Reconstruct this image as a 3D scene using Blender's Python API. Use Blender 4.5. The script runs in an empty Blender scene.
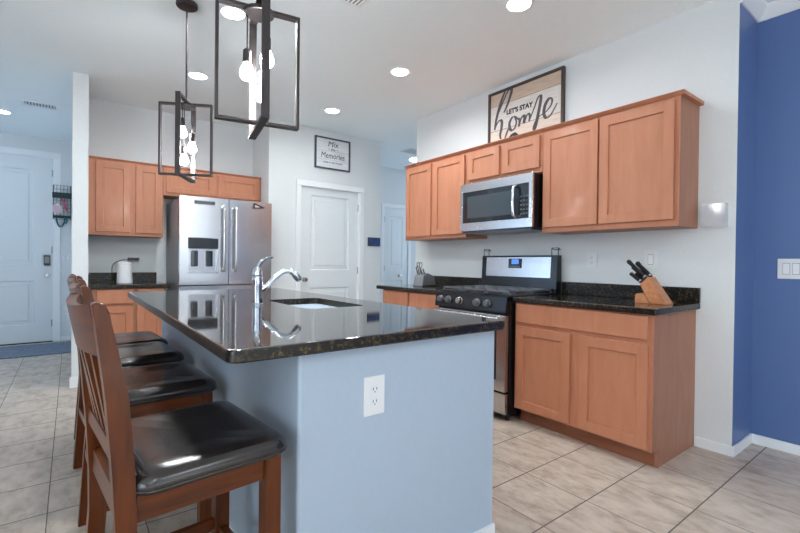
import bpy, bmesh, math, random
from mathutils import Vector, Matrix
random.seed(7)
S = bpy.context.scene
C = S.collection
PI = math.pi
H = 2.81                                   # ceiling height

# ------------------------------------------------------------------ camera
yaw, pitch, roll, FPX = 0.6501, -0.0086, 0.0114, 433.13
F = Vector((math.sin(yaw)*math.cos(pitch), math.cos(yaw)*math.cos(pitch), math.sin(pitch)))
R0 = Vector((math.cos(yaw), -math.sin(yaw), 0)); U0 = R0.cross(F)
Rv = R0*math.cos(roll) + U0*math.sin(roll); Uv = -R0*math.sin(roll) + U0*math.cos(roll)
cam = bpy.data.objects.new('camera', bpy.data.cameras.new('camera'))
cam.matrix_world = Matrix(((Rv.x, Uv.x, -F.x, -3.192), (Rv.y, Uv.y, -F.y, -1.0567), (Rv.z, Uv.z, -F.z, 1.1499), (0, 0, 0, 1)))
cam.data.sensor_width = 36; cam.data.lens = FPX*36/800; cam.data.clip_start = .05
C.objects.link(cam); S.camera = cam

# ------------------------------------------------------------------ world, exposure, daylight through the windows
S.view_settings.view_transform = 'Standard'; S.view_settings.look = 'None'
S.view_settings.gamma = 1; S.view_settings.use_curve_mapping = False
S.view_settings.exposure = 0.86
S.cycles.use_denoising = True
S.cycles.max_bounces = 12; S.cycles.diffuse_bounces = 8; S.cycles.sample_clamp_indirect = 60
S.cycles.caustics_reflective = False; S.cycles.caustics_refractive = False
W = bpy.data.worlds.new('world'); S.world = W; W.use_nodes = True
W.node_tree.nodes['Background'].inputs[0].default_value = (.62, .78, 1, 1)
W.node_tree.nodes['Background'].inputs[1].default_value = .8

def area(name, loc, aim, sx, sy, power, col):
    """area lamp standing in for daylight at an unseen window; aim is the mean direction of the sky and ground light"""
    l = bpy.data.lights.new(name, 'AREA'); l.shape = 'RECTANGLE'; l.size = sx; l.size_y = sy
    l.energy = power; l.color = col
    o = bpy.data.objects.new(name, l); o.location = loc
    o.rotation_euler = Vector(aim).to_track_quat('-Z', 'Y').to_euler(); C.objects.link(o); return o
DAY = (.80, .90, 1.0)
area('unseen_window_lamp', (-4.55, -4.9, 1.45), (0, 1, .08), 1.7, 1.5, 7, DAY)
area('unseen_window_lamp', (-1.55, -4.9, 1.45), (0, 1, .08), 1.7, 1.5, 7, DAY)
area('unseen_window_lamp', (-6.4, -1.6, 1.2), (1, 0, .08), 2.4, 2.05, 30, DAY)
sun = bpy.data.objects.new('sun', bpy.data.lights.new('sun', 'SUN'))    # added: through the back windows onto the floor, to brighten the ceiling by bounce
sun.data.energy = 38; sun.data.angle = math.radians(1); sun.data.color = (.86, .97, 1)
sun.rotation_euler = Vector((.12, .6, -.78)).to_track_quat('-Z', 'Y').to_euler(); C.objects.link(sun)
area('unseen_window_lamp', (-6.4, 5.2, 1.5), (1, 0, .1), 1.2, 1.4, 11, (.42, .66, 1.0))  # entry window added out of view to cool the entry hall light
area('unseen_window_lamp', (2.4, 4.0, 1.5), (-1, 0, .1), 1.0, 1.4, 6, (.62, .80, 1.0))  # hallway window added out of view to light the hallway

# ------------------------------------------------------------------ materials
def srgb(r, g, b):
    f = lambda v: (v/255/12.92 if v/255 <= .04045 else ((v/255+.055)/1.055)**2.4)
    return (f(r), f(g), f(b), 1)
def mat(name, col, rough=.5, metal=0, spec=.5, emit=None, es=0, coat=0, trans=0, ior=None, alpha=None):
    m = bpy.data.materials.new(name); m.use_nodes = True; p = m.node_tree.nodes['Principled BSDF']
    p.inputs['Base Color'].default_value = col if len(col) == 4 else (*col, 1)
    p.inputs['Roughness'].default_value = rough; p.inputs['Metallic'].default_value = metal
    p.inputs['Specular IOR Level'].default_value = spec; p.inputs['Coat Weight'].default_value = coat
    p.inputs['Coat Roughness'].default_value = .1
    p.inputs['Transmission Weight'].default_value = trans
    if ior: p.inputs['IOR'].default_value = ior
    if emit: p.inputs['Emission Color'].default_value = (*emit, 1); p.inputs['Emission Strength'].default_value = es
    if alpha is not None: p.inputs['Alpha'].default_value = alpha
    return m
def nodes(m): return m.node_tree.nodes, m.node_tree.links, m.node_tree.nodes['Principled BSDF']
def mix_noise(m, c1, c2, scale=(1, 1, 1), nscale=5, detail=4, lo=.35, hi=.65, dist=0, rough=None, bump=0):
    n, l, p = nodes(m)
    tc = n.new('ShaderNodeTexCoord'); mp = n.new('ShaderNodeMapping'); mp.inputs['Scale'].default_value = scale
    nz = n.new('ShaderNodeTexNoise'); nz.inputs['Scale'].default_value = nscale; nz.inputs['Detail'].default_value = detail
    nz.inputs['Distortion'].default_value = dist
    cr = n.new('ShaderNodeValToRGB'); cr.color_ramp.elements[0].position = lo; cr.color_ramp.elements[1].position = hi
    cr.color_ramp.elements[0].color = c1; cr.color_ramp.elements[1].color = c2
    l.new(tc.outputs['Object'], mp.inputs[0]); l.new(mp.outputs[0], nz.inputs['Vector']); l.new(nz.outputs['Fac'], cr.inputs[0])
    l.new(cr.outputs[0], p.inputs['Base Color'])
    if bump:
        b = n.new('ShaderNodeBump'); b.inputs['Strength'].default_value = bump; b.inputs['Distance'].default_value = .002
        l.new(nz.outputs['Fac'], b.inputs['Height']); l.new(b.outputs[0], p.inputs['Normal'])
    return m
def paint(name, c, rough=.6, k=.97):
    return mix_noise(mat(name, c, rough, spec=.3), tuple(v*k for v in c[:3])+(1,), c, (1, 1, 1), 60, 3, .3, .7, bump=.05)
M = {}
M['white'] = paint('white_wall_paint', srgb(220, 224, 226))
M['ceil'] = paint('ceiling_paint', srgb(236, 244, 247), .8)
M['blue'] = paint('blue_wall_paint', srgb(90, 115, 163), .4)
M['trim'] = mat('white_trim_paint', srgb(232, 235, 238), .35)
M['door'] = mat('white_door_paint', srgb(218, 224, 227), .35)
M['island'] = paint('pale_blue_grey_paint', srgb(172, 187, 203), .5)
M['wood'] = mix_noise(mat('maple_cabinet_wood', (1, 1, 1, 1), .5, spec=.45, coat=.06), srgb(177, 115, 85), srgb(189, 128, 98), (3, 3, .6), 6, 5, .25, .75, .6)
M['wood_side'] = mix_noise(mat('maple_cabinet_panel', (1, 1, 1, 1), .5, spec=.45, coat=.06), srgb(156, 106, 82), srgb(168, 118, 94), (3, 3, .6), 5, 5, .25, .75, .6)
M['cherry'] = mix_noise(mat('cherry_stained_wood', (1, 1, 1, 1), .3, spec=.4, coat=.12), srgb(62, 25, 3), srgb(108, 50, 8), (10, 10, .9), 4, 5, .25, .75, .8)
M['cherry_x'] = mix_noise(mat('cherry_stained_wood_long', (1, 1, 1, 1), .3, spec=.4, coat=.12), srgb(62, 25, 3), srgb(108, 50, 8), (.9, 10, 10), 4, 5, .25, .75, .8)
M['cherry_y'] = mix_noise(mat('cherry_stained_wood_cross', (1, 1, 1, 1), .3, spec=.4, coat=.12), srgb(62, 25, 3), srgb(108, 50, 8), (10, .9, 10), 4, 5, .25, .75, .8)
M['leather'] = mix_noise(mat('dark_brown_leather', (1, 1, 1, 1), .19, spec=.7), srgb(30, 25, 24), srgb(42, 35, 33), (1, 1, 1), 40, 4, .3, .7, bump=.05)
M['steel'] = mix_noise(mat('brushed_stainless_steel', (1, 1, 1, 1), .26, 1), srgb(196, 196, 198), srgb(212, 212, 214), (60, 60, 1), 5, 3, .2, .8)
M['steel_dark'] = mat('dark_grey_steel', srgb(112, 116, 122), .3, 1)  # plain darker steel for small fittings
M['sinksteel'] = mat('satin_sink_steel', srgb(200, 202, 205), .3, 1)
M['chrome'] = mat('polished_chrome', srgb(205, 210, 216), .08, 1)
M['nickel'] = mat('satin_nickel', srgb(196, 196, 196), .25, 1)
M['bronze'] = mat('dark_bronze_metal', srgb(66, 60, 60), .4, .7)
M['black'] = mat('black_enamel', srgb(20, 20, 22), .25)
M['iron'] = mat('cast_iron_grey', srgb(118, 121, 126), .3, .6)
M['bglass'] = mat('black_oven_glass', srgb(34, 38, 44), .06, spec=.8)
M['bplastic'] = mat('black_plastic', srgb(22, 22, 24), .35)
M['wplastic'] = mat('white_plastic', srgb(224, 226, 228), .3)
M['slot'] = mat('dark_slot', srgb(60, 60, 64), .5)
M['lens'] = mat('downlight_lens', (1, 1, 1, 1), .5, emit=(1, .98, .96), es=14)
M['bulb'] = mat('lit_bulb_glass', (1, 1, 1, 1), .2, emit=(.97, .99, 1), es=100)
M['blueled'] = mat('blue_clock_display', srgb(20, 40, 110), .2, emit=(.10, .25, .95), es=.7)
M['screen'] = mix_noise(mat('navy_tablet_screen', (1, 1, 1, 1), .15), srgb(34, 62, 108), srgb(48, 80, 128), (1, 1, 1), 8, 2)
M['knifewood'] = mix_noise(mat('oak_knife_block_wood', (1, 1, 1, 1), .4), srgb(178, 112, 72), srgb(202, 138, 94), (2, 14, 14), 3, 4, .3, .7)
M['frame'] = mat('dark_walnut_frame', srgb(74, 60, 54), .5)
M['ink'] = mat('charcoal_ink', srgb(88, 84, 90), .7)
M['inkblack'] = mat('black_ink', srgb(50, 48, 50), .7)
M['paper'] = mix_noise(mat('whitewashed_board', (1, 1, 1, 1), .6), srgb(214, 216, 220), srgb(228, 230, 233), (1, 1, 8), 4, 3)
M['rug'] = mix_noise(mat('dark_grey_blue_mat', (1, 1, 1, 1), .95), srgb(92, 104, 122), srgb(132, 142, 158), (1, 1, 1), 45, 3, .3, .7, bump=.4)
M['teal'] = mat('teal_webbing', srgb(30, 92, 104), .7)
M['pink'] = mat('pink_red_cord', srgb(200, 90, 110), .7)
M['card'] = mat('pale_pink_card', srgb(222, 190, 198), .7)
M['dkgreen'] = mat('dark_teal_metal', srgb(36, 56, 60), .5, .3)
M['clear'] = mat('clear_acrylic', srgb(240, 243, 248), .08, alpha=.3)
M['fridge_side'] = mat('grey_fridge_side', srgb(150, 150, 154), .45)
M['toe'] = mix_noise(mat('shaded_maple_toe_kick', (1, 1, 1, 1), .5), srgb(132, 82, 58), srgb(146, 92, 66), (3, .6, 3), 6, 4)  # maple darkened to put the recess shade into its colour
def granite(nm='dark_speckled_granite', rough=.045, ior=2.2):
    m = mat(nm, (0, 0, 0, 1), rough, spec=.5, coat=.0, ior=ior); n, l, p = nodes(m)
    p.inputs['Coat Roughness'].default_value = .03
    tc = n.new('ShaderNodeTexCoord')
    nz = n.new('ShaderNodeTexNoise'); nz.inputs['Scale'].default_value = 70; nz.inputs['Detail'].default_value = 5
    cr = n.new('ShaderNodeValToRGB'); e = cr.color_ramp.elements
    e[0].position = .42; e[0].color = srgb(15, 14, 15); e[1].position = .62; e[1].color = srgb(118, 96, 62)
    x = e.new(.52); x.color = srgb(42, 36, 31)
    v = n.new('ShaderNodeTexVoronoi'); v.inputs['Scale'].default_value = 130
    cr2 = n.new('ShaderNodeValToRGB'); g = cr2.color_ramp.elements
    g[0].position = .1; g[0].color = (1, 1, 1, 1); g[1].position = .55; g[1].color = (.22, .22, .24, 1)
    mx = n.new('ShaderNodeMix'); mx.data_type = 'RGBA'; mx.blend_type = 'MULTIPLY'; mx.inputs[0].default_value = 1
    l.new(tc.outputs['Object'], nz.inputs['Vector']); l.new(tc.outputs['Object'], v.inputs['Vector'])
    l.new(nz.outputs['Fac'], cr.inputs[0]); l.new(v.outputs['Distance'], cr2.inputs[0])
    l.new(cr.outputs[0], mx.inputs[6]); l.new(cr2.outputs[0], mx.inputs[7]); l.new(mx.outputs[2], p.inputs['Base Color'])
    return m
M['granite'] = granite()
M['granite_edge'] = granite('honed_granite_edge', .3, 1.45)   # edges and splashes are only honed, not polished
def tiles():
    m = mat('beige_stone_tile', (1, 1, 1, 1), .38, spec=.4); n, l, p = nodes(m)
    tc = n.new('ShaderNodeTexCoord'); sx = n.new('ShaderNodeSeparateXYZ'); l.new(tc.outputs['Object'], sx.inputs[0])
    def math_(op, a, b=None):
        q = n.new('ShaderNodeMath'); q.operation = op
        for i, v in enumerate((a, b)):
            if v is None: continue
            if isinstance(v, (int, float)): q.inputs[i].default_value = v
            else: l.new(v, q.inputs[i])
        return q.outputs[0]
    T = .3475
    u = math_('DIVIDE', math_('ADD', sx.outputs[0], 1.187), T); w = math_('DIVIDE', math_('ADD', sx.outputs[1], -.06), T)
    def edge(t, wd):
        f = math_('FRACT', t); d = math_('MINIMUM', f, math_('SUBTRACT', 1, f)); return math_('LESS_THAN', d, wd)
    g = math_('MAXIMUM', edge(u, .0062), edge(w, .0095))
    cb = n.new('ShaderNodeCombineXYZ'); l.new(math_('FLOOR', u), cb.inputs[0]); l.new(math_('FLOOR', w), cb.inputs[1])
    wn = n.new('ShaderNodeTexWhiteNoise'); wn.noise_dimensions = '2D'; l.new(cb.outputs[0], wn.inputs['Vector'])
    ad = n.new('ShaderNodeVectorMath'); ad.operation = 'MULTIPLY_ADD'; l.new(wn.outputs['Color'], ad.inputs[0]); ad.inputs[1].default_value = (9, 9, 9); l.new(tc.outputs['Object'], ad.inputs[2])
    mp = n.new('ShaderNodeMapping'); mp.inputs['Scale'].default_value = (2.4, 1.2, 1); l.new(ad.outputs[0], mp.inputs[0])
    nz = n.new('ShaderNodeTexNoise'); nz.inputs['Scale'].default_value = 6.5; nz.inputs['Detail'].default_value = 9; nz.inputs['Distortion'].default_value = .25; nz.inputs['Roughness'].default_value = .62
    l.new(mp.outputs[0], nz.inputs['Vector'])
    cr = n.new('ShaderNodeValToRGB'); e = cr.color_ramp.elements
    e[0].position = .3; e[0].color = srgb(158, 139, 124); e[1].position = .72; e[1].color = srgb(206, 194, 182); x = e.new(.5); x.color = srgb(190, 175, 161)
    l.new(nz.outputs['Fac'], cr.inputs[0])
    hs = n.new('ShaderNodeHueSaturation'); l.new(cr.outputs[0], hs.inputs['Color'])
    l.new(math_('ADD', math_('MULTIPLY', wn.outputs['Value'], .08), .96), hs.inputs['Value'])
    mx = n.new('ShaderNodeMix'); mx.data_type = 'RGBA'; l.new(g, mx.inputs[0]); l.new(hs.outputs[0], mx.inputs[6]); mx.inputs[7].default_value = srgb(110, 100, 95)
    l.new(mx.outputs[2], p.inputs['Base Color'])
    l.new(math_('ADD', math_('MULTIPLY', g, .4), .36), p.inputs['Roughness'])
    b = n.new('ShaderNodeBump'); b.inputs['Strength'].default_value = .3; b.inputs['Distance'].default_value = .003
    l.new(math_('SUBTRACT', math_('MULTIPLY', nz.outputs['Fac'], .3), g), b.inputs['Height']); l.new(b.outputs[0], p.inputs['Normal'])
    return m
M['tile'] = tiles()
def planks():
    m = mat('reclaimed_plank_board', (1, 1, 1, 1), .6); n, l, p = nodes(m)
    tc = n.new('ShaderNodeTexCoord'); sx = n.new('ShaderNodeSeparateXYZ'); l.new(tc.outputs['Object'], sx.inputs[0])
    cr = n.new('ShaderNodeValToRGB'); cr.color_ramp.interpolation = 'CONSTANT'; e = cr.color_ramp.elements
    tan, wh, gap = srgb(206, 184, 164), srgb(222, 216, 210), srgb(140, 122, 108)
    lt = srgb(224, 208, 194)
    stops = [(0, lt), (.10, gap), (.11, lt), (.345, gap), (.353, wh), (.752, gap), (.76, tan)]
    e[0].position, e[0].color = stops[0]; e[1].position, e[1].color = stops[-1]
    for s, c in stops[1:-1]: q = e.new(s); q.color = c
    dv = n.new('ShaderNodeMath'); dv.operation = 'DIVIDE'; l.new(sx.outputs[2], dv.inputs[0]); dv.inputs[1].default_value = .57
    l.new(dv.outputs[0], cr.inputs[0])
    mp = n.new('ShaderNodeMapping'); mp.inputs['Scale'].default_value = (1, 2, 22); l.new(tc.outputs['Object'], mp.inputs[0])
    nz = n.new('ShaderNodeTexNoise'); nz.inputs['Scale'].default_value = 4; nz.inputs['Detail'].default_value = 5; l.new(mp.outputs[0], nz.inputs['Vector'])
    hs = n.new('ShaderNodeHueSaturation'); l.new(cr.outputs[0], hs.inputs['Color'])
    mr = n.new('ShaderNodeMapRange'); mr.inputs[1].default_value = .3; mr.inputs[2].default_value = .7; mr.inputs[3].default_value = .86; mr.inputs[4].default_value = 1.08
    l.new(nz.outputs['Fac'], mr.inputs[0]); l.new(mr.outputs[0], hs.inputs['Value']); l.new(hs.outputs[0], p.inputs['Base Color'])
    return m
M['planks'] = planks()

# ------------------------------------------------------------------ mesh helpers
def BM(): return bmesh.new()
def box(bm, x0, x1, y0, y1, z0, z1, bev=0, seg=2):
    x0, x1 = sorted((x0, x1)); y0, y1 = sorted((y0, y1)); z0, z1 = sorted((z0, z1))
    vs = bmesh.ops.create_cube(bm, size=1)['verts']
    for v in vs: v.co = Vector((x0 + (v.co.x+.5)*(x1-x0), y0 + (v.co.y+.5)*(y1-y0), z0 + (v.co.z+.5)*(z1-z0)))
    if bev:
        es = list({e for v in vs for e in v.link_edges})
        bmesh.ops.bevel(bm, geom=es, offset=bev, segments=seg, affect='EDGES', profile=.5)
    return bm
def tube(bm, pts, r, seg=10, closed=False):
    pts = [Vector(p) for p in pts]; rings = []; n = len(pts)
    rad = r if isinstance(r, (list, tuple)) else [r]*n
    up = None
    for i, p in enumerate(pts):
        if closed: t = (pts[(i+1) % n]-pts[i-1]).normalized()
        else: t = (pts[min(i+1, n-1)]-pts[max(i-1, 0)]).normalized()
        if up is None: up = t.orthogonal().normalized()
        up = (up - t*up.dot(t)).normalized(); s = t.cross(up)
        rings.append([bm.verts.new(p + (up*math.cos(a) + s*math.sin(a))*rad[i]) for a in [2*PI*k/seg for k in range(seg)]])
    for i in range(n if closed else n-1):
        a, b = rings[i], rings[(i+1) % n]
        for k in range(seg): bm.faces.new((a[k], a[(k+1) % seg], b[(k+1) % seg], b[k]))
    if not closed: bm.faces.new(rings[0][::-1]); bm.faces.new(rings[-1])
    return bm
def lathe(bm, prof, cx=0, cy=0, seg=24, axis='z', base=(0, 0, 0)):
    rings = []
    for r, h in prof:
        ring = []
        for k in range(seg):
            a = 2*PI*k/seg; u, v = r*math.cos(a), r*math.sin(a)
            co = {'z': (cx+u, cy+v, h), 'x': (h, u, v), 'y': (u, h, v)}[axis]
            ring.append(bm.verts.new(Vector(co)+Vector(base)))
        rings.append(ring)
    for a, b in zip(rings, rings[1:]):
        for k in range(seg): bm.faces.new((a[k], a[(k+1) % seg], b[(k+1) % seg], b[k]))
    bm.faces.new(rings[0][::-1]); bm.faces.new(rings[-1])
    return bm
def prism(bm, poly, axis, a, b):
    """poly: 2D points; axis x -> (y,z) points, y -> (x,z), z -> (x,y)"""
    def P(u, v, w): return {'x': (w, u, v), 'y': (u, w, v), 'z': (u, v, w)}[axis]
    A = [bm.verts.new(P(u, v, a)) for u, v in poly]; B = [bm.verts.new(P(u, v, b)) for u, v in poly]
    bm.faces.new(A[::-1]); bm.faces.new(B)
    for i in range(len(poly)):
        j = (i+1) % len(poly); bm.faces.new((A[i], A[j], B[j], B[i]))
    return bm
def rrect(hx, hy, r, k=6, cx=0, cy=0):
    out = []
    for sx, sy, a0 in ((1, 1, 0), (-1, 1, PI/2), (-1, -1, PI), (1, -1, 3*PI/2)):
        for i in range(k+1):
            a = a0 + PI/2*i/k; out.append((cx+sx*(hx-r)+r*math.cos(a), cy+sy*(hy-r)+r*math.sin(a)))
    return out
def loft(bm, rings, cap0=True, cap1=True):
    V = [[bm.verts.new(p) for p in r] for r in rings]
    for a, b in zip(V, V[1:]):
        for k in range(len(a)): bm.faces.new((a[k], a[(k+1) % len(a)], b[(k+1) % len(a)], b[k]))
    if cap0: bm.faces.new(V[0][::-1])
    if cap1: bm.faces.new(V[-1])
    return bm
ROOT = {}                                   # object -> world offset of its root
def link(name, bm, m, parent=None, loc=(0, 0, 0), smooth=True, world=False):
    if world:
        off = ROOT[parent] if parent else Vector(loc)
        for v in bm.verts: v.co -= off
    bmesh.ops.recalc_face_normals(bm, faces=bm.faces)
    me = bpy.data.meshes.new(name); bm.to_mesh(me); bm.free()
    if m: me.materials.append(m)
    if smooth:
        for p in me.polygons: p.use_smooth = True
        me.set_sharp_from_angle(angle=math.radians(35))
    o = bpy.data.objects.new(name, me); C.objects.link(o)
    if smooth:
        wn = o.modifiers.new('face_normals', 'WEIGHTED_NORMAL'); wn.keep_sharp = True; wn.weight = 100
    if parent: o.parent = parent; ROOT[o] = ROOT.get(parent, Vector((0, 0, 0)))
    else: o.location = loc; ROOT[o] = Vector(loc)
    return o
def tag(o, label, cat, group=None):
    o['label'] = label; o['category'] = cat
    if group: o['group'] = group
    return o
def thing(name, loc, label, cat, group=None, rz=0):
    o = bpy.data.objects.new(name, None); o.empty_display_size = .05; C.objects.link(o)
    o.location = loc; o.rotation_euler = (0, 0, rz); ROOT[o] = Vector(loc)
    return tag(o, label, cat, group)
def part(name, bm, m, parent, label=None):
    """geometry given in world coordinates"""
    o = link(name, bm, m, parent, world=True)
    if label: o['label'] = label
    return o
def lpart(name, bm, m, parent, label=None):
    """geometry given in the thing's own coordinates"""
    o = link(name, bm, m, parent)
    if label: o['label'] = label
    return o
def struct(name, bm, m, smooth=False):
    o = link(name, bm, m, smooth=smooth); o['kind'] = 'structure'; return o
def dup(root, loc, label, rz=None):
    r = root.copy(); C.objects.link(r); r.location = loc; r['label'] = label
    if rz is not None: r.rotation_euler = (0, 0, rz)
    for ch in list(root.children):
        c = ch.copy(); C.objects.link(c); c.parent = r
        for g in list(ch.children):
            d = g.copy(); C.objects.link(d); d.parent = c
    return r
def text_bm(body, size, ex=.0006, font_scale=1.0, align='CENTER', shear=0, bold=0):
    cu = bpy.data.curves.new('lettering', 'FONT'); cu.body = body; cu.size = size; cu.align_x = align; cu.align_y = 'CENTER'; cu.extrude = ex; cu.offset = bold; cu.shear = shear
    o = bpy.data.objects.new('lettering', cu); C.objects.link(o)
    dg = bpy.context.evaluated_depsgraph_get(); me = bpy.data.meshes.new_from_object(o.evaluated_get(dg))
    b = bmesh.new(); b.from_mesh(me); bpy.data.objects.remove(o); bpy.data.curves.remove(cu); bpy.data.meshes.remove(me)
    for v in b.verts: v.co.x *= font_scale
    return b
def smooth_path(pts, n=8):
    pts = [Vector(p) for p in pts]; out = []
    for i in range(len(pts)-1):
        p0, p1, p2, p3 = pts[max(i-1, 0)], pts[i], pts[i+1], pts[min(i+2, len(pts)-1)]
        for k in range(n):
            t = k/n
            out.append(.5*((2*p1)+(p2-p0)*t+(2*p0-5*p1+4*p2-p3)*t*t+(3*p1-p0-3*p2+p3)*t**3))
    out.append(pts[-1]); return out
def stroke(bm, pts, w, d0, d1, P):
    """a flat brush stroke with thickness, laid on a board: pts (u,v), P maps (u,v,d)"""
    q = smooth_path([(a, b, 0) for a, b in pts], 8); n = len(q); L = []
    for i, p in enumerate(q):
        t = (q[min(i+1, n-1)]-q[max(i-1, 0)]); t = t.normalized() if t.length > 1e-9 else Vector((1, 0, 0))
        ww = w*(.55+.45*math.sin(PI*min(1, max(0, i/(n-1))))) * (1.25 if t.y < -.2 else .8)
        nn = Vector((-t.y, t.x, 0))*ww/2; L.append((p+nn, p-nn))
    va = [[bm.verts.new(P(s.x, s.y, d)) for s in (a, b) for d in (d0, d1)] for a, b in L]
    for a, b in zip(va, va[1:]):
        bm.faces.new((a[1], a[3], b[3], b[1])); bm.faces.new((a[0], b[0], b[2], a[2]))
        bm.faces.new((a[0], a[1], b[1], b[0])); bm.faces.new((a[2], b[2], b[3], a[3]))
    bm.faces.new((va[0][0], va[0][2], va[0][3], va[0][1])); bm.faces.new((va[-1][0], va[-1][1], va[-1][3], va[-1][2]))

# ================================================================== THE SETTING
BX, BY = -6.5, -5.0                        # far sides of the great room behind the camera
struct('floor', box(BM(), BX-.2, 2.7, BY-.2, 6.8, -.12, 0), M['tile'])
struct('ceiling', box(BM(), BX-.2, 2.7, BY-.2, 6.8, H, H+.12), M['ceil'])
w = struct('wall_right', box(BM(), 0, .36, -.2, 2.845, 0, H), M['white'])
w.data.materials.append(M['blue'])
for p in w.data.polygons:
    if p.normal.y < -.9: p.material_index = 1
struct('wall_right_blue', box(BM(), .36, .5, BY, -.2, 0, H), M['blue'])
struct('wall_fridge', box(BM(), -3.07, -1.26, 4.444, 4.56, 0, H), M['white'])
b = BM()                                    # stub wall between kitchen and entry hall
box(b, -3.183, -3.0665, 3.775, 6.65, 0, H); struct('wall_stub', b, M['white'])
# pantry box: front with a door opening, and its two sides
PX0, PX1, PY = -1.364, .2285, 3.887
DX0, DX1, DZ = -.965, -.125, 2.085
b = BM(); box(b, PX0, DX0, PY, PY+.11, 0, H); box(b, DX1, PX1, PY, PY+.11, 0, H); box(b, DX0, DX1, PY, PY+.11, DZ, H)
box(b, PX0, PX0+.1, PY+.11, 4.444, 0, H); box(b, PX1-.1, PX1, PY+.11, 5.1, 0, H)
struct('wall_pantry', b, M['white'])
b = BM(); HX0, HX1, HZ = 1.10, 1.46, 2.10
box(b, PX1-.1, 2.5, 5.1, 5.22, 0, H); struct('wall_hall_back', b, M['white'])
b = BM(); box(b, .36, 2.5, 2.725, 2.845, 0, H); struct('wall_hall_front', b, M['white'])
# walls with window openings (behind and beside the camera)
def holed(bm, axis, c0, c1, u0, u1, holes):
    """wall from u0..u1 with holes (ua,ub,za,zb) sorted along u"""
    def bx(a, b_, z0, z1):
        if axis == 'y': box(bm, a, b_, c0, c1, z0, z1)
        else: box(bm, c0, c1, a, b_, z0, z1)
    cur = u0
    for ua, ub, za, zb in holes:
        bx(cur, ua, 0, H)
        if za > 0: bx(ua, ub, 0, za)
        bx(ua, ub, zb, H); cur = ub
    bx(cur, u1, 0, H); return bm
struct('wall_back', holed(BM(), 'y', BY-.12, BY, BX-.12, .5, [(-5.4, -3.7, .7, 2.2), (-2.4, -.7, .7, 2.2)]), M['white'])
struct('wall_left', holed(BM(), 'x', BX-.12, BX, BY, 6.77, [(-2.8, -.4, .12, 2.18), (4.6, 5.8, .8, 2.2)]), M['white'])
struct('wall_hall_right', holed(BM(), 'x', 2.5, 2.62, 2.725, 5.22, [(3.5, 4.5, .8, 2.2)]), M['white'])
glass = bpy.data.materials.new('window_glass'); glass.use_nodes = True; gn = glass.node_tree.nodes; gn.clear()
go, gt, gg, gm = (gn.new(k) for k in ('ShaderNodeOutputMaterial', 'ShaderNodeBsdfTransparent', 'ShaderNodeBsdfGlossy', 'ShaderNodeMixShader'))
gg.inputs['Roughness'].default_value = .02; gl = glass.node_tree.links
gm.inputs[0].default_value = .06; gl.new(gt.outputs[0], gm.inputs[1]); gl.new(gg.outputs[0], gm.inputs[2]); gl.new(gm.outputs[0], go.inputs[0])
wi = 0  # the entry and hallway windows are unseen, added to bring in daylight
for ax, c, ua, ub, za, zb in (('y', BY-.06, -5.4, -3.7, .7, 2.2), ('y', BY-.06, -2.4, -.7, .7, 2.2), ('x', BX-.06, -2.8, -.4, .12, 2.18), ('x', BX-.06, 4.6, 5.8, .8, 2.2), ('x', 2.56, 3.5, 4.5, .8, 2.2)):
    wi += 1; b = BM(); g = BM(); um = (ua+ub)/2
    def bx(bm, a, b_, z0, z1, h):
        if ax == 'y': box(bm, a, b_, c-h, c+h, z0, z1)
        else: box(bm, c-h, c+h, a, b_, z0, z1)
    for a, b_ in ((ua, ua+.05), (ub-.05, ub), (um-.025, um+.025)): bx(b, a, b_, za, zb, .04)
    bx(b, ua, ub, za, za+.05, .04); bx(b, ua, ub, zb-.05, zb, .04)
    o = struct('window_%d' % wi, b, M['trim']); bx(g, ua+.04, ub-.04, za+.04, zb-.04, .004)
    link('window_pane', g, glass, o)
# entry wall
EX1, EY = -3.385, 6.65
EX0, EZ = -4.33, 2.545
struct('wall_entry', holed(BM(), 'y', EY, EY+.12, BX, -3.07, [(EX0, EX1, 0, EZ)]), M['white'])

# baseboards and crown
def bb(name, x0, x1, y0, y1, h=.062): struct(name, box(BM(), x0, x1, y0, y1, 0, h, .004), M['trim'])
bb('baseboard_right', -.014, 0, -.2, -.003)
bb('baseboard_return', -.014, .36, -.214, -.2)
bb('baseboard_blue', .346, .36, BY, -.214)
bb('baseboard_pantry_left', PX0, DX0-.07, PY-.014, PY)
bb('baseboard_pantry_right', DX1+.07, PX1, PY-.014, PY)
bb('baseboard_stub', -3.197, -3.0665, 3.761, 3.775, .10)
bb('baseboard_entry', EX1+.085, -3.19, EY-.014, EY)
b = BM(); prism(b, [(-.2, H), (-.2, H-.075), (-.21, H-.075), (-.235, H-.045), (-.262, H-.012), (-.262, H)], 'x', .0, .36); struct('trim_crown_return', b, M['trim'])
b = BM(); prism(b, [(.36, H), (.36, H-.075), (.35, H-.075), (.325, H-.045), (.298, H-.012), (.298, H)], 'y', BY, -.2); struct('trim_crown_blue', b, M['trim'])

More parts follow.
